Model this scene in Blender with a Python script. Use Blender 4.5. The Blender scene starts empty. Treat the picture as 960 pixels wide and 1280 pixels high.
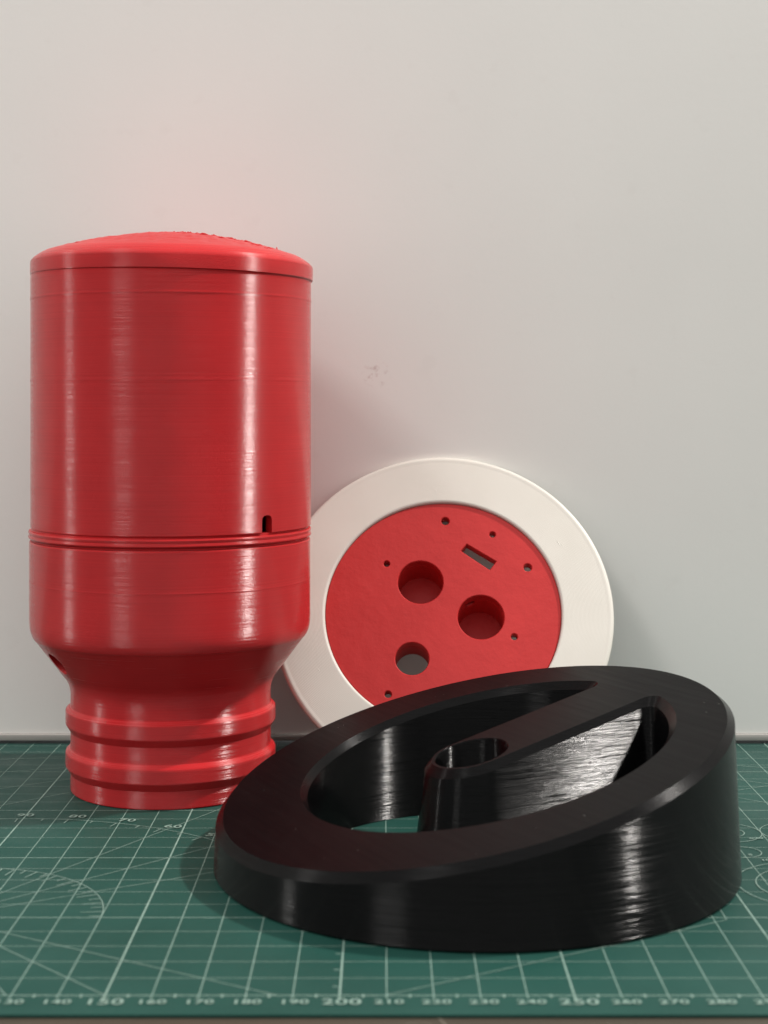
import bpy, bmesh, math, random
from mathutils import Vector, Matrix
from mathutils.geometry import tessellate_polygon

random.seed(7)
R = math.radians
MM = 0.001
scene = bpy.context.scene
C = scene.collection

# ------------------------------------------------------------------ camera
# world: X right, Y away from the camera, Z up, mat surface at Z = 0
CAM_H = 0.1265
cam_d = bpy.data.cameras.new('camera')
cam = bpy.data.objects.new('camera', cam_d)
C.objects.link(cam)
cam.location = (0, 0, CAM_H)
cam.rotation_euler = (R(90), 0, 0)
cam_d.sensor_fit = 'HORIZONTAL'
cam_d.sensor_width = 36.0
cam_d.lens = 36.0 * 1944.0 / 960.0
cam_d.shift_y = (502.0 - 640.0) / 960.0
cam_d.clip_start = 0.01
cam_d.clip_end = 20.0
cam_d.dof.use_dof = True
cam_d.dof.focus_distance = 0.50
cam_d.dof.aperture_fstop = 28.0
scene.camera = cam

# ------------------------------------------------------------------ world and lamps
world = bpy.data.worlds.new('World')
scene.world = world
world.use_nodes = True
bg = world.node_tree.nodes['Background']
bg.inputs['Color'].default_value = (1.0, 0.99, 0.97, 1)
bg.inputs['Strength'].default_value = 0.42

FOCUS = Vector((0.0, 0.46, 0.07))
def lamp(name, az, el, dist, sx, sy, power, col, spread=180):
    """area lamp aimed at the objects; az is measured from towards-the-camera, right positive"""
    d = bpy.data.lights.new(name, 'AREA')
    d.shape = 'RECTANGLE'
    d.size = sx
    d.size_y = sy
    d.energy = power
    d.color = col
    d.spread = R(spread)
    o = bpy.data.objects.new(name, d)
    C.objects.link(o)
    v = Vector((math.sin(R(az)) * math.cos(R(el)), -math.cos(R(az)) * math.cos(R(el)), math.sin(R(el))))
    o.location = FOCUS + v * dist
    o.rotation_euler = (-v).to_track_quat('-Z', 'Y').to_euler()
    return o
lamp('key_lamp', 97, 51, 1.3, 0.06, 0.06, 11.0, (1.0, 0.95, 0.90))
lamp('left_front_lamp', -47, 49, 2.2, 0.42, 0.42, 6.5, (1.0, 0.97, 0.94))
lamp('left_window', -97, 34, 2.2, 0.14, 0.2, 5.0, (1.0, 0.97, 0.93))
lamp('overhead_fill', -5, 55, 3.0, 3.6, 2.6, 12.0, (1.0, 0.98, 0.95))  # added broad fill to light the wall evenly, no actual fixture

vs = scene.view_settings
vs.view_transform = 'Standard'
vs.look = 'None'
vs.exposure = 0.74
vs.gamma = 1.0
vs.use_curve_mapping = False

# ------------------------------------------------------------------ helpers
def link(name, me, mat=None, parent=None, sharp=30):
    o = bpy.data.objects.new(name, me)
    C.objects.link(o)
    if mat:
        me.materials.clear()
        me.materials.append(mat)
    if parent:
        o.parent = parent
    if sharp:
        for p in me.polygons:
            p.use_smooth = True
        me.set_sharp_from_angle(angle=R(sharp))
    return o

def tag(o, label=None, cat=None, group=None, kind=None):
    for k, v in (('label', label), ('category', cat), ('group', group), ('kind', kind)):
        if v:
            o[k] = v
    return o

def empty(name, loc):
    o = bpy.data.objects.new(name, None)
    o.empty_display_size = 0.01
    C.objects.link(o)
    o.location = loc
    return o

def from_bm(bm, name):
    me = bpy.data.meshes.new(name)
    bm.normal_update()
    bm.to_mesh(me)
    bm.free()
    return me

def lathe(name, prof, seg=224, closed=False, fn=None):
    """prof: list of (r, z) in mm from the bottom up the outside; closed joins the last point to the first"""
    bm = bmesh.new()
    rings = []
    src = list(prof)                      # support rings keep long straight runs flat-shaded
    prof = []
    for i, p in enumerate(src):
        prof.append(p)
        if i + 1 == len(src):
            break
        q = src[i + 1]
        ln = math.hypot(q[0] - p[0], q[1] - p[1])
        if ln > 1.6 and p[0] > 1e-6 and q[0] > 1e-6 and fn is None:
            for t in (0.25 / ln, 1 - 0.25 / ln):
                prof.append((p[0] + (q[0] - p[0]) * t, p[1] + (q[1] - p[1]) * t))
    for r, z in prof:
        if r < 1e-6:
            rings.append([bm.verts.new((0, 0, z * MM))])
        else:
            ring = []
            for i in range(seg):
                a = 2 * math.pi * i / seg
                rr, zz = (r, z) if fn is None else fn(r, z, a)
                ring.append(bm.verts.new((rr * math.cos(a) * MM, rr * math.sin(a) * MM, zz * MM)))
            rings.append(ring)
    n = len(rings)
    for k in range(n if closed else n - 1):
        a, b = rings[k], rings[(k + 1) % n]
        for i in range(seg):
            j = (i + 1) % seg
            if len(a) == 1 and len(b) == 1:
                continue
            if len(a) == 1:
                bm.faces.new((a[0], b[j], b[i]))
            elif len(b) == 1:
                bm.faces.new((a[i], a[j], b[0]))
            else:
                bm.faces.new((a[i], a[j], b[j], b[i]))
    bmesh.ops.recalc_face_normals(bm, faces=bm.faces)
    return from_bm(bm, name)

def evaluated_mesh(o):
    dg = bpy.context.evaluated_depsgraph_get()
    return bpy.data.meshes.new_from_object(o.evaluated_get(dg), depsgraph=dg)

def cut(me, cutters):
    """exact boolean difference of a mesh with cutter meshes (mesh, matrix)"""
    o = bpy.data.objects.new('tmp', me)
    C.objects.link(o)
    tmp = []
    for cm, mx in cutters:
        c = bpy.data.objects.new('tmp_cut', cm)
        C.objects.link(c)
        c.matrix_world = mx
        m = o.modifiers.new('b', 'BOOLEAN')
        m.operation = 'DIFFERENCE'
        m.solver = 'EXACT'
        m.object = c
        tmp.append(c)
    bpy.context.view_layer.update()
    out = evaluated_mesh(o)
    for c in tmp + [o]:
        bpy.data.objects.remove(c)
    return out

def quad_strip(bm, pts, w, z, closed=False):
    """flat ribbon of width w (mm) along pts (mm, xy)"""
    n = len(pts)
    vs_ = []
    for i, p in enumerate(pts):
        a = Vector(pts[i - 1] if (i > 0 or closed) else p)
        b = Vector(pts[(i + 1) % n] if (i < n - 1 or closed) else p)
        d = (b - a).normalized()
        q = Vector((-d.y, d.x)) * (w / 2)
        p = Vector(p)
        vs_.append((bm.verts.new(((p.x + q.x) * MM, (p.y + q.y) * MM, z * MM)),
                    bm.verts.new(((p.x - q.x) * MM, (p.y - q.y) * MM, z * MM))))
    for i in range(n if closed else n - 1):
        a, b = vs_[i], vs_[(i + 1) % n]
        bm.faces.new((a[1], b[1], b[0], a[0]))

# ------------------------------------------------------------------ materials
def new_mat(name):
    m = bpy.data.materials.new(name)
    m.use_nodes = True
    nt = m.node_tree
    return m, nt, nt.nodes['Principled BSDF']

def nd(nt, t, **kw):
    n = nt.nodes.new(t)
    for k, v in kw.items():
        setattr(n, k, v)
    return n

def noise(nt, vec, scale, detail=3.0, rough=0.55, stretch=None):
    if stretch:
        mp = nd(nt, 'ShaderNodeMapping')
        mp.inputs['Scale'].default_value = stretch
        nt.links.new(vec, mp.inputs['Vector'])
        vec = mp.outputs['Vector']
    n = nd(nt, 'ShaderNodeTexNoise')
    n.inputs['Scale'].default_value = scale
    n.inputs['Detail'].default_value = detail
    n.inputs['Roughness'].default_value = rough
    nt.links.new(vec, n.inputs['Vector'])
    return n.outputs['Fac']

def mapr(nt, val, a, b, c, d):
    m = nd(nt, 'ShaderNodeMapRange')
    m.inputs['From Min'].default_value = a
    m.inputs['From Max'].default_value = b
    m.inputs['To Min'].default_value = c
    m.inputs['To Max'].default_value = d
    nt.links.new(val, m.inputs['Value'])
    return m.outputs['Result']

def mixc(nt, fac, a, b):
    m = nd(nt, 'ShaderNodeMix', data_type='RGBA')
    for s, v in (('Factor', fac), (6, a), (7, b)):
        if hasattr(v, 'is_output'):
            nt.links.new(v, m.inputs[s])
        else:
            m.inputs[s].default_value = v
    return m.outputs[2]

def math_n(nt, op, a, b=None):
    m = nd(nt, 'ShaderNodeMath', operation=op)
    for i, v in enumerate((a, b)):
        if v is None:
            continue
        if hasattr(v, 'is_output'):
            nt.links.new(v, m.inputs[i])
        else:
            m.inputs[i].default_value = v
    return m.outputs[0]

def bump(nt, h, strength, dist, normal=None):
    b = nd(nt, 'ShaderNodeBump')
    b.inputs['Strength'].default_value = strength
    b.inputs['Distance'].default_value = dist
    nt.links.new(h, b.inputs['Height'])
    if normal:
        nt.links.new(normal, b.inputs['Normal'])
    return b.outputs['Normal']

def printed_plastic(name, c1, c2, vary=0.5, ragged=0.0, rag_scale=(1900, 1900, 7000), rough_top=0.0, spec_top=None, rough=0.42, aniso=0.9, layer=0.2, layer_h=0.02, streak=0.02, spec=0.25, concentric=False, grain=0.0):
    """filament plastic: layer lines stacked along Z spread highlights up and down, the film between them is smooth"""
    m, nt, b = new_mat(name)
    tc = nd(nt, 'ShaderNodeTexCoord')
    co = tc.outputs['Object']
    sep = nd(nt, 'ShaderNodeSeparateXYZ')
    nt.links.new(co, sep.inputs[0])
    # colour: faint banding between layers and faint mottling
    band = noise(nt, co, 1.0, 2.0, 0.6, stretch=(2, 2, 2200))
    mott = noise(nt, co, 60.0, 3.0)
    f = math_n(nt, 'ADD', math_n(nt, 'MULTIPLY', band, 0.6), math_n(nt, 'MULTIPLY', mott, 0.4))
    nt.links.new(mixc(nt, mapr(nt, f, 0.35, 0.65, 0, 1), c1, c2), b.inputs['Base Color'])
    gN = nd(nt, 'ShaderNodeNewGeometry')
    sN = nd(nt, 'ShaderNodeSeparateXYZ')
    nt.links.new(gN.outputs['Normal'], sN.inputs[0])
    up_ = math_n(nt, 'SUBTRACT', 1.0, math_n(nt, 'MULTIPLY', sN.outputs['Z'], sN.outputs['Z']))   # 1 on upright walls, 0 on level faces
    # roughness wanders along each layer; faces lying across the layers are duller
    rn = noise(nt, co, 1.0, 3.0, 0.6, stretch=(30, 30, 3000))
    rr_ = mapr(nt, rn, 0.3, 0.7, rough - 0.12 * vary, rough + 0.12 * vary)
    if rough_top:
        rr_ = math_n(nt, 'ADD', rr_, math_n(nt, 'MULTIPLY', math_n(nt, 'SUBTRACT', 1.0, math_n(nt, 'POWER', up_, 0.5)), rough_top))
    nt.links.new(rr_, b.inputs['Roughness'])
    b.inputs['Specular IOR Level'].default_value = spec
    if spec_top is not None:
        nt.links.new(mapr(nt, up_, 0.1, 0.5, spec_top, spec), b.inputs['Specular IOR Level'])
    # layer lines: the rounded edge of each layer tips the normal up and down
    ph = math_n(nt, 'ADD', math_n(nt, 'MULTIPLY', sep.outputs['Z'], 2 * math.pi / (layer * MM)), math_n(nt, 'MULTIPLY', noise(nt, co, 1.0, 2.0, 0.6, stretch=(90, 90, 400)), 9.0))
    w = math_n(nt, 'SINE', ph)
    st = noise(nt, co, 1.0, 2.0, 0.6, stretch=(18, 18, 1300))
    rg = noise(nt, co, 1.0, 2.0, 0.6, stretch=rag_scale)
    n2 = bump(nt, st, 1.0, streak * MM)
    n2 = bump(nt, rg, 1.0, ragged * MM, n2)
    if layer_h:
        amp = math_n(nt, 'MULTIPLY', math_n(nt, 'MULTIPLY', w, up_), math_n(nt, 'MULTIPLY', mapr(nt, rn, 0.3, 0.7, 1 - vary, 1 + vary), layer_h))
        cb = nd(nt, 'ShaderNodeCombineXYZ')
        nt.links.new(amp, cb.inputs['Z'])
        ad = nd(nt, 'ShaderNodeVectorMath', operation='ADD')
        nt.links.new(n2, ad.inputs[0])
        nt.links.new(cb.outputs[0], ad.inputs[1])
        nn = nd(nt, 'ShaderNodeVectorMath', operation='NORMALIZE')
        nt.links.new(ad.outputs[0], nn.inputs[0])
        n2 = nn.outputs[0]
    if grain:
        g = noise(nt, co, 2500.0, 2.0)
        n2 = bump(nt, g, 1.0, grain * MM, n2)
        n2 = bump(nt, noise(nt, co, 170.0, 4.0, 0.6), 1.0, 0.28 * MM, n2)
        scr = noise(nt, co, 1.0, 2.0, 0.6, stretch=(60, 1500, 60))
        n2 = bump(nt, scr, 1.0, 0.006 * MM, n2)
    nt.links.new(n2, b.inputs['Normal'])
    if aniso:
        geo = nd(nt, 'ShaderNodeNewGeometry')
        cr = nd(nt, 'ShaderNodeVectorMath', operation='CROSS_PRODUCT')
        nt.links.new(geo.outputs['Normal'], cr.inputs[0])
        cr.inputs[1].default_value = (0.0003, 0.0002, 1.0)
        nm = nd(nt, 'ShaderNodeVectorMath', operation='NORMALIZE')
        nt.links.new(cr.outputs[0], nm.inputs[0])
        nt.links.new(nm.outputs[0], b.inputs['Tangent'])
        b.inputs['Anisotropic'].default_value = aniso
        b.inputs['Anisotropic Rotation'].default_value = 0.25
    return m

RED = printed_plastic('red_filament', (0.45, 0.012, 0.015, 1), (0.54, 0.017, 0.020, 1), rough=0.20, aniso=0.5, layer_h=0.80, streak=0.003, ragged=0.020, rag_scale=(1500, 1500, 4200), spec=0.32, vary=0.32, rough_top=0.2)
RED_FACE = printed_plastic('red_filament_bed_side', (0.46, 0.020, 0.020, 1), (0.54, 0.027, 0.026, 1), rough=0.5, aniso=0.0, layer_h=0.0, streak=0.0, ragged=0.012, grain=0.02, spec=0.3, vary=0.4)
BLACK = printed_plastic('black_filament', (0.0025, 0.0025, 0.0028, 1), (0.004, 0.0038, 0.004, 1), rough=0.13, aniso=0.3, layer_h=1.08, streak=0.014, ragged=0.011, rag_scale=(300, 300, 3600), spec=0.11, spec_top=0.05, vary=0.3, rough_top=0.32)
WHITE = printed_plastic('white_filament', (0.63, 0.605, 0.545, 1), (0.68, 0.655, 0.595, 1), rough=0.42, aniso=0.0, layer_h=0.0, streak=0.0, spec=0.4)
# the white ring is printed in concentric passes
def concentric(m, pitch, hgt):
    nt = m.node_tree
    b = nt.nodes['Principled BSDF']
    tc = nd(nt, 'ShaderNodeTexCoord')
    sep = nd(nt, 'ShaderNodeSeparateXYZ')
    nt.links.new(tc.outputs['Object'], sep.inputs[0])
    rr = math_n(nt, 'SQRT', math_n(nt, 'ADD', math_n(nt, 'MULTIPLY', sep.outputs['X'], sep.outputs['X']), math_n(nt, 'MULTIPLY', sep.outputs['Y'], sep.outputs['Y'])))
    w = math_n(nt, 'SINE', math_n(nt, 'MULTIPLY', rr, 2 * math.pi / (pitch * MM)))
    nt.links.new(bump(nt, w, 1.0, hgt * MM), b.inputs['Normal'])
concentric(WHITE, 0.45, 0.014)

# wall: painted panel with a faint mottle and one pinkish smudge
WALL, nt, b = new_mat('painted_panel')
co = nd(nt, 'ShaderNodeTexCoord').outputs['Object']
col = mixc(nt, mapr(nt, noise(nt, co, 9.0, 4.0), 0.3, 0.7, 0, 1), (0.815, 0.802, 0.768, 1), (0.85, 0.838, 0.802, 1))
sub = nd(nt, 'ShaderNodeVectorMath', operation='DISTANCE')
nt.links.new(co, sub.inputs[0])
sub.inputs[1].default_value = (-0.003, 0.0, 0.137)
sm = math_n(nt, 'MULTIPLY', mapr(nt, sub.outputs['Value'], 0.001, 0.006, 0.55, 0.0), mapr(nt, noise(nt, co, 500.0, 2.0), 0.52, 0.7, 0, 1))
col = mixc(nt, mapr(nt, noise(nt, co, 1400.0, 2.0), 0.62, 0.75, 0, 0.12), col, (0.60, 0.57, 0.54, 1))
col = mixc(nt, mapr(nt, noise(nt, co, 90.0, 3.0), 0.62, 0.72, 0, 0.10), col, (0.70, 0.66, 0.62, 1))
nt.links.new(mixc(nt, sm, col, (0.42, 0.27, 0.25, 1)), b.inputs['Base Color'])
b.inputs['Roughness'].default_value = 0.5
b.inputs['Specular IOR Level'].default_value = 0.3
nt.links.new(bump(nt, noise(nt, co, 350.0, 3.0), 1.0, 0.00003), b.inputs['Normal'])

TRIM, nt, b = new_mat('panel_edge')
b.inputs['Base Color'].default_value = (0.38, 0.365, 0.34, 1)
b.inputs['Roughness'].default_value = 0.45

MAT, nt, b = new_mat('green_vinyl')
co = nd(nt, 'ShaderNodeTexCoord').outputs['Object']
c = mixc(nt, mapr(nt, noise(nt, co, 25.0, 5.0), 0.3, 0.7, 0, 1), (0.010, 0.053, 0.042, 1), (0.015, 0.066, 0.053, 1))
spk = mapr(nt, noise(nt, co, 1800.0, 1.0), 0.70, 0.76, 0, 0.5)
nt.links.new(mixc(nt, spk, c, (0.09, 0.15, 0.125, 1)), b.inputs['Base Color'])
nt.links.new(mapr(nt, noise(nt, co, 40.0, 4.0), 0.3, 0.7, 0.42, 0.60), b.inputs['Roughness'])
nt.links.new(bump(nt, noise(nt, co, 2200.0, 2.0), 1.0, 0.00003), b.inputs['Normal'])
b.inputs['Specular IOR Level'].default_value = 0.2

PRINT, nt, b = new_mat('pale_green_ink')
co = nd(nt, 'ShaderNodeTexCoord').outputs['Object']
nt.links.new(mixc(nt, mapr(nt, noise(nt, co, 700.0, 3.0), 0.35, 0.7, 0, 1), (0.25, 0.36, 0.31, 1), (0.15, 0.24, 0.20, 1)), b.inputs['Base Color'])
b.inputs['Roughness'].default_value = 0.55

DESK, nt, b = new_mat('brown_desk_top')
co = nd(nt, 'ShaderNodeTexCoord').outputs['Object']
nt.links.new(mixc(nt, mapr(nt, noise(nt, co, 20.0, 5.0, stretch=(1, 8, 1)), 0.3, 0.7, 0, 1), (0.040, 0.032, 0.022, 1), (0.060, 0.050, 0.034, 1)), b.inputs['Base Color'])
b.inputs['Roughness'].default_value = 0.5

# ------------------------------------------------------------------ setting: desk, wall
def box_mesh(name, x0, x1, y0, y1, z0, z1, bev=0.0):
    bm = bmesh.new()
    bmesh.ops.create_cube(bm, size=1.0)
    for v in bm.verts:
        v.co = Vector(((x0 + x1) / 2 + v.co.x * (x1 - x0), (y0 + y1) / 2 + v.co.y * (y1 - y0), (z0 + z1) / 2 + v.co.z * (z1 - z0))) * MM
    if bev:
        bmesh.ops.bevel(bm, geom=list(bm.edges), offset=bev * MM, segments=2, profile=0.5, affect='EDGES')
    return from_bm(bm, name)

desk = tag(link('desk', box_mesh('desk', -800, 800, -600, 620, -26, -0.8), DESK, sharp=0), kind='structure')
WALL_Y = 576.0
wall = link('wall', box_mesh('wall', -700, 700, 0, 12, 3.6, 600), WALL, sharp=0)
wall.location = (0, WALL_Y * MM, 0)
tag(wall, kind='structure')
trim = link('trim_strip', box_mesh('trim_strip', -700, 700, -1.2, 10, 1.1, 3.5, 0.4), TRIM, wall)

# ------------------------------------------------------------------ cutting mat with its printed grid
def gx(n):          # ruler number (mm along the front edge) to X in mm
    return n - 209.44
def gy(k):          # grid row in cm from the front line to Y in mm
    return 331.2 + 10.0 * k

mat_root = empty('cutting_mat', (0, 0, 0))
tag(mat_root, 'dark green cutting mat printed with a pale centimetre grid, lying under everything', 'cutting mat')
link('mat_sheet', box_mesh('mat_sheet', -380, 380, 321.0, 612, -0.7, 0.0, 0.15), MAT, mat_root)
bm = bmesh.new()
for n in range(0, 451, 10):
    quad_strip(bm, [(gx(n), gy(-0.18)), (gx(n), 606)], 0.42 if n % 50 == 0 else 0.22, 0.03)
link('grid_line_upright', from_bm(bm, 'grid_v'), PRINT, mat_root, sharp=0)
bm = bmesh.new()
for k in range(0, 28):
    quad_strip(bm, [(gx(-10), gy(k)), (gx(460), gy(k))], 0.34 if k % 5 == 0 else 0.20, 0.05)
link('grid_line_cross', from_bm(bm, 'grid_h'), PRINT, mat_root, sharp=0)
bm = bmesh.new()
for n in range(5, 450, 10):           # five-millimetre ticks of the front ruler
    quad_strip(bm, [(gx(n), gy(-0.12)), (gx(n), gy(0.06))], 0.4, 0.07)
for k in range(0, 24):                # ticks beside the 200 line
    quad_strip(bm, [(gx(198.3), gy(k + 0.5)), (gx(199.6), gy(k + 0.5))], 0.3, 0.07)
link('ruler_ticks', from_bm(bm, 'ruler_ticks'), PRINT, mat_root, sharp=0)

bm = bmesh.new()
zz = 0.08
def seg(n0, k0, n1, k1, w=0.22):
    global zz
    zz += 0.004
    quad_strip(bm, [(gx(n0), gy(k0)), (gx(n1), gy(k1))], w, zz)
for a in (30, 45, 60, -30, -45, -60, 120, 135, 150):      # rays of the protractor, centred on 100 / 5
    ca, sa = math.cos(R(a)), math.sin(R(a))
    t = 50 / abs(sa) if a < 0 else 128 / max(abs(sa), 0.75)
    seg(100, 5, 100 + ca * t, 5 + sa * t / 10)
seg(84 - 40, 17.7 - 2.6, 190, 24.5); seg(60, 12.9, 188, 24.4); seg(55, 19.2, 190, 23.4); seg(40, 21.0, 190, 24.4)
seg(327.4 - 40, 21.5, 352, 17.3); seg(300, 16.2, 360, 19.3); seg(300, 18.4, 350, 14.2); seg(312, 21.5, 372, 19.6)
seg(210, 0, 292.9, 4.8); seg(293.0, 4.8, 293.1, 5.6)
def arc(cn, ck, r, a0, a1, w=0.22, n=72):
    global zz
    zz += 0.004
    full = (a1 - a0) >= 360
    pts = [(gx(cn) + r * math.cos(R(a0 + (a1 - a0) * i / n)), gy(ck) + r * math.sin(R(a0 + (a1 - a0) * i / n))) for i in range(n if full else n + 1)]
    quad_strip(bm, pts, w, zz, closed=full)
arc(100, 5, 40, 0, 180)
arc(100, 5, 90, 0, 180)
for a in range(0, 181, 5):
    for r0, ln in ((40, 5.5 if a % 10 else 3), (90, 2.2 if a % 10 else 4)):
        ca, sa = math.cos(R(a + 1)), math.sin(R(a + 1))
        zz += 0.0005
        quad_strip(bm, [(gx(100) + ca * (r0 - ln), gy(5) + sa * (r0 - ln)), (gx(100) + ca * (r0 - 0.2), gy(5) + sa * (r0 - 0.2))], 0.3, zz)
for cn, ck, r in ((310, 12.5, 10), (310, 12.5, 5), (330, 12.5, 10), (310, 10.5, 5.2), (322.5, 7.5, 20.5), (322.5, 7.5, 15.5), (350, 12.5, 10), (295, 12.5, 4)):
    arc(cn, ck, r, 0, 360, 0.28, 64)
link('template_lines', from_bm(bm, 'template_lines'), PRINT, mat_root, sharp=0)

def text_mesh(s, size):
    cu = bpy.data.curves.new('txt', 'FONT')
    cu.body = s
    cu.size = size * MM
    cu.align_x = 'CENTER'
    cu.align_y = 'CENTER'
    cu.space_character = 1.05
    cu.offset = 0.06 * MM
    o = bpy.data.objects.new('txt', cu)
    C.objects.link(o)
    bpy.context.view_layer.update()
    me = evaluated_mesh(o)
    bpy.data.objects.remove(o)
    return me
def number(s, x, y, size, rot=0, sx=1.25):
    o = link('printed_number', text_mesh(s, size), PRINT, mat_root, sharp=0)
    o.location = (x * MM, y * MM, 0.30 * MM)
    o.rotation_euler = (0, 0, rot)
    o.scale = (sx, 1, 1)
for n in range(120, 301, 10):
    number(str(n), gx(n) + 0.5, gy(-0.42), 4.4 if n % 50 == 0 else 3.3)
for a in (100, 90, 80, 70, 60, 50, 40):
    r = 93.5
    number(str(a), gx(100) + r * math.cos(R(a)), gy(5) + r * math.sin(R(a)), 4.2, R(a - 90) * 0.35)
number('o20', gx(317), gy(11.85), 2.0)
number('5', gx(311.5), gy(10.2), 2.0)
number('10', gx(314.5), gy(9.7), 2.0)

# pale scuffs on the desk in front of the mat
bm = bmesh.new()
quad_strip(bm, [(7 + 3.2 * math.cos(R(a)), 315.0 + 4.0 * math.sin(R(a))) for a in range(-20, 230, 10)], 0.25, -0.76)
quad_strip(bm, [(11.4, 321), (12.6, 317.5), (13.6, 314)], 0.5, -0.75)
SCUFF, nt, b = new_mat('dull_scuff')
b.inputs['Base Color'].default_value = (0.13, 0.115, 0.09, 1)
link('chalk_scuff', from_bm(bm, 'chalk_scuff'), SCUFF, desk, sharp=0)

# ------------------------------------------------------------------ red two-part bottle-shaped housing
BX, BY = -70.2, 513.5
bottle = empty('red_housing', (BX * MM, BY * MM, 0.15 * MM))
tag(bottle, 'tall red bottle-shaped plastic housing with domed cap and ribbed neck, standing on mat', 'housing')

def smooth_prof(pts, rep=1):
    return pts
neck = [(30.2, 0.0), (32.5, 0.0), (32.7, 0.3), (32.7, 5.6), (34.2, 8.0), (34.3, 8.3), (34.3, 12.3), (34.15, 12.7), (32.75, 14.0), (32.7, 14.3),
        (32.7, 19.2), (34.2, 21.6), (34.3, 21.9), (34.3, 25.8), (34.15, 26.2), (32.75, 27.4), (32.7, 27.7), (32.65, 30.5)]
# fillet into the cone, cone, then the lip of the body
neck += [(32.7, 31.8), (32.85, 32.9), (33.15, 34.0), (33.6, 35.2), (34.2, 36.3), (35.0, 37.4)]
neck += [(36.1, 38.8), (38.2, 41.6), (40.3, 44.4), (42.2, 46.9), (44.0, 49.3), (44.15, 49.5), (44.3, 49.55)]
neck += [(44.75, 50.2), (45.15, 51.1), (45.45, 52.1), (45.65, 53.2), (45.75, 54.4), (45.8, 56.0), (45.8, 68), (45.86, 68.15), (45.86, 68.5), (45.8, 68.7), (45.8, 80.9), (45.55, 81.3)]
inner_w = [(42.8, 81.3), (42.8, 55.5), (42.0, 51.5), (33.0, 40.0), (30.2, 34.5), (30.2, 0.0)]
lower = lathe('lower_body', neck + inner_w[:-1], closed=True)
# round port cut into the cone on the left side
az = R(213)
rad = Vector((math.cos(az), math.sin(az), 0))
nrm = (rad * 0.80 + Vector((0, 0, -0.60))).normalized()
bm = bmesh.new()
bmesh.ops.create_cone(bm, cap_ends=True, segments=40, radius1=4.2 * MM, radius2=4.2 * MM, depth=16 * MM)
port = from_bm(bm, 'port')
mx = Matrix.Translation((rad * 39.5 + Vector((0, 0, 43.3))) * MM) @ nrm.to_track_quat('Z', 'Y').to_matrix().to_4x4()
lower = cut(lower, [(port, mx)])
link('lower_body', lower, RED, bottle, sharp=28)

seam = [(42.9, 81.4), (45.25, 81.4), (45.25, 81.9), (46.0, 82.35), (46.15, 82.7), (45.95, 83.2), (45.85, 83.5), (46.0, 83.9), (46.1, 84.3), (45.9, 84.7), (45.15, 84.9), (45.15, 85.6), (42.9, 85.6)]
link('seam_ring', lathe('seam_ring', seam, closed=True), RED, bottle, sharp=28)

up = [(43.0, 85.5), (45.45, 85.5), (45.7, 85.75), (45.7, 86.6)]
for z, r in ((103, 45.72), (119, 45.7), (132.6, 45.7), (132.9, 45.76), (133.3, 45.76), (133.6, 45.7), (147, 45.7), (159.0, 45.72), (159.3, 45.84), (159.7, 45.84), (160.0, 45.72), (166.0, 45.75), (168.0, 45.6)):
    up.append((r, z))
up += [(43.0, 168.0)]
upper = lathe('upper_body', up, closed=True)
# slot rising from the seam
a = math.atan2(-31.0, 33.7)
bm = bmesh.new()
w, hh, dp = 2.1, 5.6, 10.0
prof = [(-w, -3.0), (w, -3.0), (w, hh - 1.6)] + [(w - 1.6 + 1.6 * math.cos(R(t)), hh - 1.6 + 1.6 * math.sin(R(t))) for t in (30, 60, 90)] + [(-(w - 1.6) - 1.6 * math.sin(R(t)), hh - 1.6 + 1.6 * math.cos(R(t))) for t in (0, 30, 60, 90)]
f0 = [bm.verts.new((-dp * MM, x * MM, z * MM)) for x, z in prof]
f1 = [bm.verts.new((dp * MM, x * MM, z * MM)) for x, z in prof]
bm.faces.new(f0)
bm.faces.new(f1[::-1])
for i in range(len(prof)):
    j = (i + 1) % len(prof)
    bm.faces.new((f0[i], f1[i], f1[j], f0[j]))
bmesh.ops.recalc_face_normals(bm, faces=bm.faces)
slot = from_bm(bm, 'slot')
mx = Matrix.Translation(Vector((45.0 * math.cos(a), 45.0 * math.sin(a), 85.5)) * MM) @ Matrix.Rotation(a, 4, 'Z')
upper = cut(upper, [(slot, mx)])
ub = link('upper_body', upper, RED, bottle, sharp=28)
ub.location = (0.3 * MM, 0, 0)

# cap: straight rim, chamfer, rough dome
def vnoise(x, y, s):
    from mathutils import noise as mn
    return mn.noise(Vector((x * s, y * s, 3.7)))
def dome_fn(r, z, a):
    x, y = r * math.cos(a), r * math.sin(a)
    if r < 41 and r > 0.1:
        amp = 0.32 * min(1.0, (41 - r) / 6)
        z += amp * vnoise(x, y, 0.45) + 0.5 * amp * vnoise(x, y, 1.3)
        # ragged scar on the right-hand front of the dome
        if 14 < r < 36 and -0.6 < a - (2 * math.pi if a > math.pi else 0) < 0.35:
            z += 0.25 * max(0.0, vnoise(x, y, 0.9) + 0.1)
    return r, z
dome = [(44.0, 166.6), (45.9, 166.6), (46.1, 166.8), (46.1, 170.8), (45.9, 171.3), (45.2, 172.1), (43.9, 173.1), (42.4, 174.0), (41.4, 174.5)]
for i in range(1, 41):
    r = 41.4 * (1 - i / 40.0)
    # shallow dome flattening towards the crown
    t = r / 41.4
    dome.append((r if i < 40 else 0.0, 174.5 + 7.2 * (1 - t ** 1.75)))
capm = lathe('cap', dome, seg=256, fn=dome_fn)
cap = link('cap', capm, RED, bottle, sharp=35)
piv = Vector((0, 0, 166.6 * MM))
cap.matrix_local = Matrix.Translation(piv + Vector((0.55 * MM, 0, 0.1 * MM))) @ Matrix.Rotation(R(0.8), 4, 'Y') @ Matrix.Translation(-piv)

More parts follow.
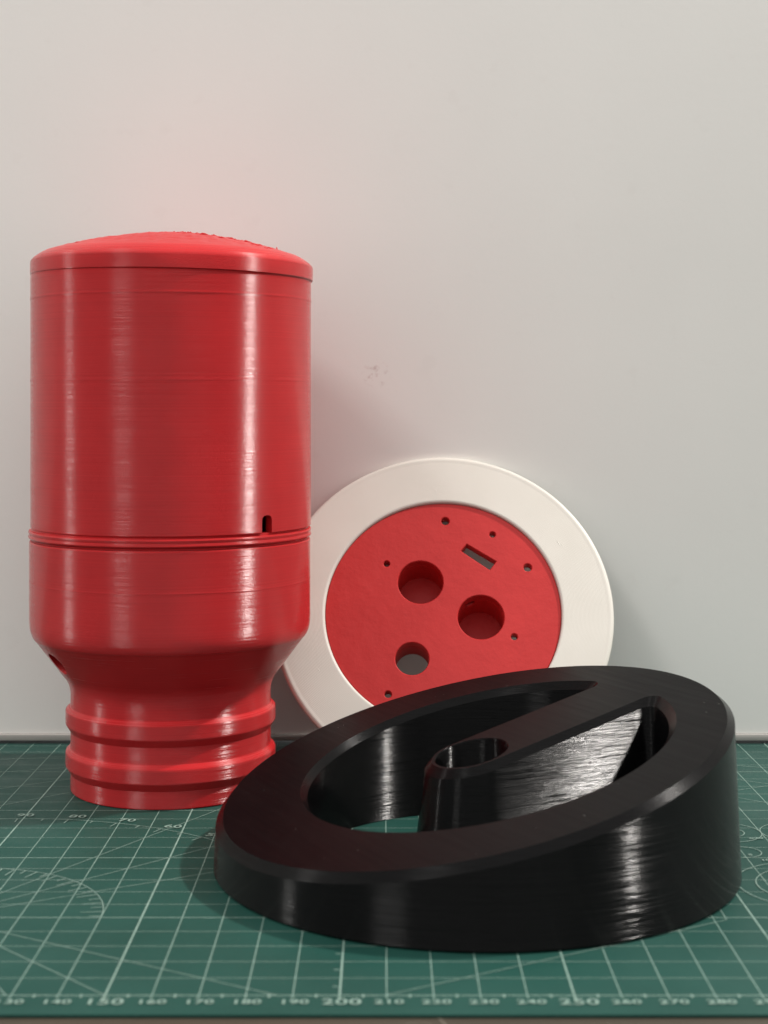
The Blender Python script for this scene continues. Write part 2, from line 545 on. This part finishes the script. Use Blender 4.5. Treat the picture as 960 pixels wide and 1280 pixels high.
def dome_z(r):
    return 174.5 + 7.2 * (1 - (min(r, 41.4) / 41.4) ** 1.75)
def flake(bm, x, y, ln, wd, ht, ang):
    z = dome_z(math.hypot(x, y)) - 0.15
    n = 7
    d = Vector((math.cos(ang), math.sin(ang)))
    q = Vector((-d.y, d.x))
    prev = None
    for i in range(n):
        t = i / (n - 1)
        s = math.sin(math.pi * (0.08 + 0.84 * t))
        px, py = x + d.x * (t - 0.5) * ln, y + d.y * (t - 0.5) * ln
        zc = dome_z(math.hypot(px, py)) - 0.2
        w2 = wd * s * random.uniform(0.6, 1.2)
        h2 = ht * s * random.uniform(0.4, 1.3)
        ring = [bm.verts.new(((px + q.x * w2 * u) * MM, (py + q.y * w2 * u) * MM, (zc + v * h2) * MM)) for u, v in ((-1, 0), (-0.5, 0.8), (0.2, 1), (0.8, 0.6), (1, 0))]
        if prev:
            for k in range(4):
                bm.faces.new((prev[k], prev[k + 1], ring[k + 1], ring[k]))
        prev = ring
bm = bmesh.new()
for i in range(60):      # lifted strands along the scar on the right of the dome
    t = i / 59
    flake(bm, 2 + 31 * t + random.uniform(-1, 1), -6 - 9 * t + random.uniform(-7, 4), random.uniform(1.5, 5.0), random.uniform(0.35, 0.9), random.uniform(0.3, 0.75), random.uniform(-0.6, 0.3))
flake(bm, 34.3, -4, 1.2, 0.6, 1.1, 0.2)
for i in range(9):       # and a few on the left
    flake(bm, -24 + random.uniform(-5, 9), -22 + random.uniform(-4, 4), random.uniform(1.5, 4), random.uniform(0.2, 0.4), random.uniform(0.25, 0.5), random.uniform(-0.2, 0.5))
tag(link('stringy_flaw', from_bm(bm, 'stringy_flaw'), RED, cap, sharp=0), kind='stuff')

# ------------------------------------------------------------------ white-rimmed red disc leaning on the wall
t_, yaw = 0.486, -0.0312
n = Vector((math.sin(yaw) * math.cos(t_), -math.cos(yaw) * math.cos(t_), math.sin(t_)))
rt = n.cross(Vector((0, 0, 1))).normalized() * -1
upv = n.cross(rt)
if upv.z < 0:
    upv = -upv
disc = empty('leaning_disc', (0, 0, 0))
mx = Matrix((rt, upv, n)).transposed().to_4x4()
mx.translation = Vector((20.76, 546.65, 53.1)) * MM
disc.matrix_world = mx
tag(disc, 'round red plate with three big holes in a wide white ring, leaning against wall', 'disc')
ring = [(41.6, -4.6), (41.6, -1.0), (41.7, -0.5), (42.0, -0.15), (42.5, 0.0), (50.0, 0.05), (57.6, 0.08), (58.2, 0.18), (58.7, 0.18), (59.1, 0.06), (59.5, -0.2), (59.75, -0.6), (59.84, -1.0), (59.84, -1.9), (59.5, -2.4), (44, -4.6)]
link('outer_ring', lathe('outer_ring', ring, closed=True), WHITE, disc, sharp=40)

def circle2(x, y, r, n=40):
    return [(x + r * math.cos(2 * math.pi * i / n), y + r * math.sin(2 * math.pi * i / n)) for i in range(n)]
holes = []
for u, v, r in ((-8.0, 11.0, 8.1), (13.3, -2.0, 8.2), (-10.8, -17.3, 5.9)):
    holes.append(circle2(u, v, r, 56))
for u, v, r in ((0.9, 34.6, 1.5), (17.9, 29.4, 1.15), (30.2, 16.7, 1.5), (24.8, -9.2, 1.2), (-20.1, 18.0, 1.15), (-19.0, -30.1, 1.25)):
    holes.append(circle2(u, v, r, 20))
holes.append([(6.5, 23.0), (16.7, 15.7), (19.1, 19.0), (8.6, 25.7)])
def plate(name, outer, holes, z0, z1, bev):
    """flat plate with holes; small chamfer on the front edges"""
    bm = bmesh.new()
    def inset(loop, d):
        n_ = len(loop)
        ar = sum(loop[i][0] * loop[(i + 1) % n_][1] - loop[(i + 1) % n_][0] * loop[i][1] for i in range(n_))
        s = 1 if ar > 0 else -1
        out = []
        for i in range(n_):
            p0, p1, p2 = Vector(loop[i - 1]), Vector(loop[i]), Vector(loop[(i + 1) % n_])
            d1, d2 = (p1 - p0).normalized(), (p2 - p1).normalized()
            m1, m2 = Vector((-d1.y, d1.x)), Vector((-d2.y, d2.x))
            b_ = (m1 + m2)
            b_ = b_ / max(0.3, b_.dot(m1))
            out.append(p1 + b_ * d * s)
        return out
    tops = []
    bots = []
    for li, lp in enumerate([outer] + holes):
        d = bev if li == 0 else -bev
        tl = [bm.verts.new((p.x * MM, p.y * MM, z1 * MM)) for p in inset(lp, d)]
        ml = [bm.verts.new((p[0] * MM, p[1] * MM, (z1 - bev) * MM)) for p in lp]
        bl = [bm.verts.new((p[0] * MM, p[1] * MM, z0 * MM)) for p in lp]
        for A, B in ((tl, ml), (ml, bl)):
            for i in range(len(lp)):
                j = (i + 1) % len(lp)
                bm.faces.new((A[i], A[j], B[j], B[i]))
        tops.append(tl)
        bots.append(bl)
    for loops in (tops, bots):
        flat = [v for l in loops for v in l]
        for tri in tessellate_polygon([[v.co for v in l] for l in loops]):
            try:
                bm.faces.new([flat[k] for k in tri])
            except ValueError:
                pass
    bmesh.ops.recalc_face_normals(bm, faces=bm.faces)
    return from_bm(bm, name)
fp = link('face_plate', plate('face_plate', circle2(0, 0, 41.5, 160), holes, -5.0, -1.1, 0.25), RED_FACE, disc, sharp=30)
def tube(name, u, v, r, z0, z1, lid, gap=None):
    bm = bmesh.new()
    N, K = 48, 10
    g = [[bm.verts.new(((u + r * math.cos(2 * math.pi * i / N)) * MM, (v + r * math.sin(2 * math.pi * i / N)) * MM, (z1 + (z0 - z1) * k / K) * MM)) for i in range(N)] for k in range(K + 1)]
    for k in range(K):
        for i in range(N):
            if gap and k in gap[0] and i in gap[1]:
                continue
            bm.faces.new((g[k][i], g[k + 1][i], g[k + 1][(i + 1) % N], g[k][(i + 1) % N]))
    if lid:
        bm.faces.new(g[K])
    o = link(name, from_bm(bm, name), RED_FACE, fp, sharp=40)
    m = o.modifiers.new('thickness', 'SOLIDIFY')
    m.thickness = 1.2 * MM
    m.offset = 1.0
    return o
tube('socket_tube', -8.0, 11.0, 8.15, -19, -4.8, True)
tube('socket_tube', 13.3, -2.0, 8.25, -20, -4.8, True, gap=((1, 2), (14, 15, 16)))
tube('socket_tube', -10.8, -17.3, 5.95, -14, -4.8, False)
# print scars on the white ring
bm = bmesh.new()
def sliver(x, y, ln, ang, w=0.22):
    d = Vector((math.cos(ang), math.sin(ang))) * ln / 2
    q = Vector((-d.y, d.x)).normalized() * w
    p = Vector((x, y))
    pts = [p - d, p + q, p + d, p - q]
    lo = [bm.verts.new((a_.x * MM, a_.y * MM, 0.02 * MM)) for a_ in pts]
    hi = bm.verts.new((p.x * MM, p.y * MM, 0.12 * MM))
    for i in range(4):
        bm.faces.new((lo[i], lo[(i + 1) % 4], hi))
for x, y, ln, a_ in ((41.5, 25.5, 6.0, 2.05), (42.6, 25.0, 5.0, 2.05), (43.6, 27.5, 1.2, 0.3), (-5.5, 46.5, 1.8, 0.4), (-2.5, 46.2, 2.2, 1.5), (-0.6, 48.4, 1.6, 0.3), (-43, -22, 2.5, -1.0)):
    sliver(x, y, ln, a_)
tag(link('print_scar', from_bm(bm, 'print_scar'), WHITE, disc, sharp=0), kind='stuff')

# ------------------------------------------------------------------ black slanted stand
WX, WY = 25.0, 427.07
stand = empty('slanted_stand', (WX * MM, WY * MM, 0.15 * MM))
tag(stand, 'glossy black wedge-shaped round stand with slanted open top and central socket on a spoke', 'stand')
PA, PB, PC = 29.63, 0.218, 0.115
def top_z(x, y):
    return PA + PB * x + PC * y
AL = R(28.0)
def rot(al, pe):
    return (al * math.cos(AL) - pe * math.sin(AL), al * math.sin(AL) + pe * math.cos(AL))
PE0 = 1.9
OX = 3.8        # the opening sits a little towards the high side
def opening(ri, hw, br, fil=3.0):
    """outline of the C-shaped opening round the spoke: inner circle, spoke sides, boss end (in spoke axes)"""
    pts = []
    y1, y0 = PE0 + hw, PE0 - hw
    # inner circle from the upper spoke side, round the left, to the lower spoke side
    a1 = math.asin((y1 + fil) / (ri - fil))
    a0 = math.asin((y0 - fil) / (ri - fil))
    N = 150
    c1 = (OX + (ri - fil) * math.cos(a1), y1 + fil)
    c0 = (OX + (ri - fil) * math.cos(a0), y0 - fil)
    for i in range(N + 1):
        a_ = a1 + (2 * math.pi + a0 - a1) * i / N
        pts.append((OX + ri * math.cos(a_), ri * math.sin(a_)))
    for i in range(1, 9):        # lower corner fillet
        a_ = a0 + (math.pi / 2 - a0) * i / 8
        pts.append((c0[0] + fil * math.cos(a_), c0[1] + fil * math.sin(a_)))
    for i in range(1, 20):       # lower spoke side towards the boss
        pts.append((c0[0] * (1 - i / 20), y0))
    for i in range(41):          # boss end, going clockwise round the left
        a_ = -math.pi / 2 - math.pi * i / 40
        pts.append((br * math.cos(a_), PE0 + hw * math.sin(a_)))
    for i in range(1, 20):       # upper spoke side back to the wall
        pts.append((c1[0] * i / 20, y1))
    for i in range(0, 8):
        a_ = -math.pi / 2 + (a1 + math.pi / 2) * i / 8
        pts.append((c1[0] + fil * math.cos(a_), c1[1] + fil * math.sin(a_)))
    return [rot(*p) for p in pts]

def stand_mesh():
    bm = bmesh.new()
    CH = 2.0
    outer_b = circle2(0, 0, 71.4, 256)
    def drafted(d):        # the wall leans in slightly as it rises
        return [(x * (71.4 - 0.04 * top_z(x, y) - d) / 71.4, y * (71.4 - 0.04 * top_z(x, y) - d) / 71.4) for x, y in outer_b]
    outer_w, outer_t = drafted(0.0), drafted(CH)
    op_t = opening(51.4, 11.0, 11.0, 3.6)
    op_w = opening(49.5, 12.9, 12.9, 3.0)
    op_b = opening(49.5, 16.0, 16.0, 3.0)
    ho = [rot(p[0], p[1] + PE0) for p in circle2(0, 0, 10.0, 64)]
    ho_t = [rot(p[0], p[1] + PE0) for p in circle2(0, 0, 10.2, 64)]
    def V(loop, zf):
        return [bm.verts.new((x * MM, y * MM, zf(x, y) * MM)) for x, y in loop]
    flat0 = lambda x, y: 0.0
    loops_t, loops_b = [], []
    def wall_(lt, lw, lb, ch, rows, foot=None):
        T = V(lt, top_z)
        W = V(lw, lambda x, y: top_z(x, y) - ch)
        L = [T, W]
        for k in range(1, rows):
            t = k / rows
            row = []
            for (xa, ya), (xb, yb) in zip(lw, lb):
                x, y = xa + (xb - xa) * t, ya + (yb - ya) * t
                row.append(bm.verts.new((x * MM, y * MM, (top_z(xa, ya) - ch) * (1 - t) * MM)))
            L.append(row)
        if foot:
            L.append(V(lb, lambda x, y: 0.5))
            lb = foot
        B = V(lb, flat0)
        L.append(B)
        for A, Bq in zip(L, L[1:]):
            for i in range(len(A)):
                j = (i + 1) % len(A)
                bm.faces.new((A[i], A[j], Bq[j], Bq[i]))
        loops_t.append(T)
        loops_b.append(B)
    wall_(outer_t, outer_w, outer_b, CH, 6, circle2(0, 0, 70.8, 256))
    wall_(op_t, op_w, op_b, CH, 6)
    wall_(ho_t, ho, ho, 0.3, 4)
    for loops in (loops_t, loops_b):
        flat = [v for l in loops for v in l]
        for tri in tessellate_polygon([[Vector((v.co.x, v.co.y, 0)) for v in l] for l in loops]):
            try:
                bm.faces.new([flat[k] for k in tri])
            except ValueError:
                pass
    bmesh.ops.recalc_face_normals(bm, faces=bm.faces)
    return from_bm(bm, 'stand_body')
link('stand_body', stand_mesh(), BLACK, stand, sharp=25)

# dust on the black top face
bm = bmesh.new()
for i in range(18):
    a_ = random.uniform(0, 2 * math.pi)
    r = random.uniform(53, 67)
    x, y = r * math.cos(a_), r * math.sin(a_)
    bmesh.ops.create_icosphere(bm, subdivisions=1, radius=random.choice((0.05, 0.06, 0.07, 0.10)) * MM, matrix=Matrix.Translation(Vector((x, y, top_z(x, y) + 0.03)) * MM))
tag(link('dust', from_bm(bm, 'dust'), TRIM, stand, sharp=0), kind='stuff')
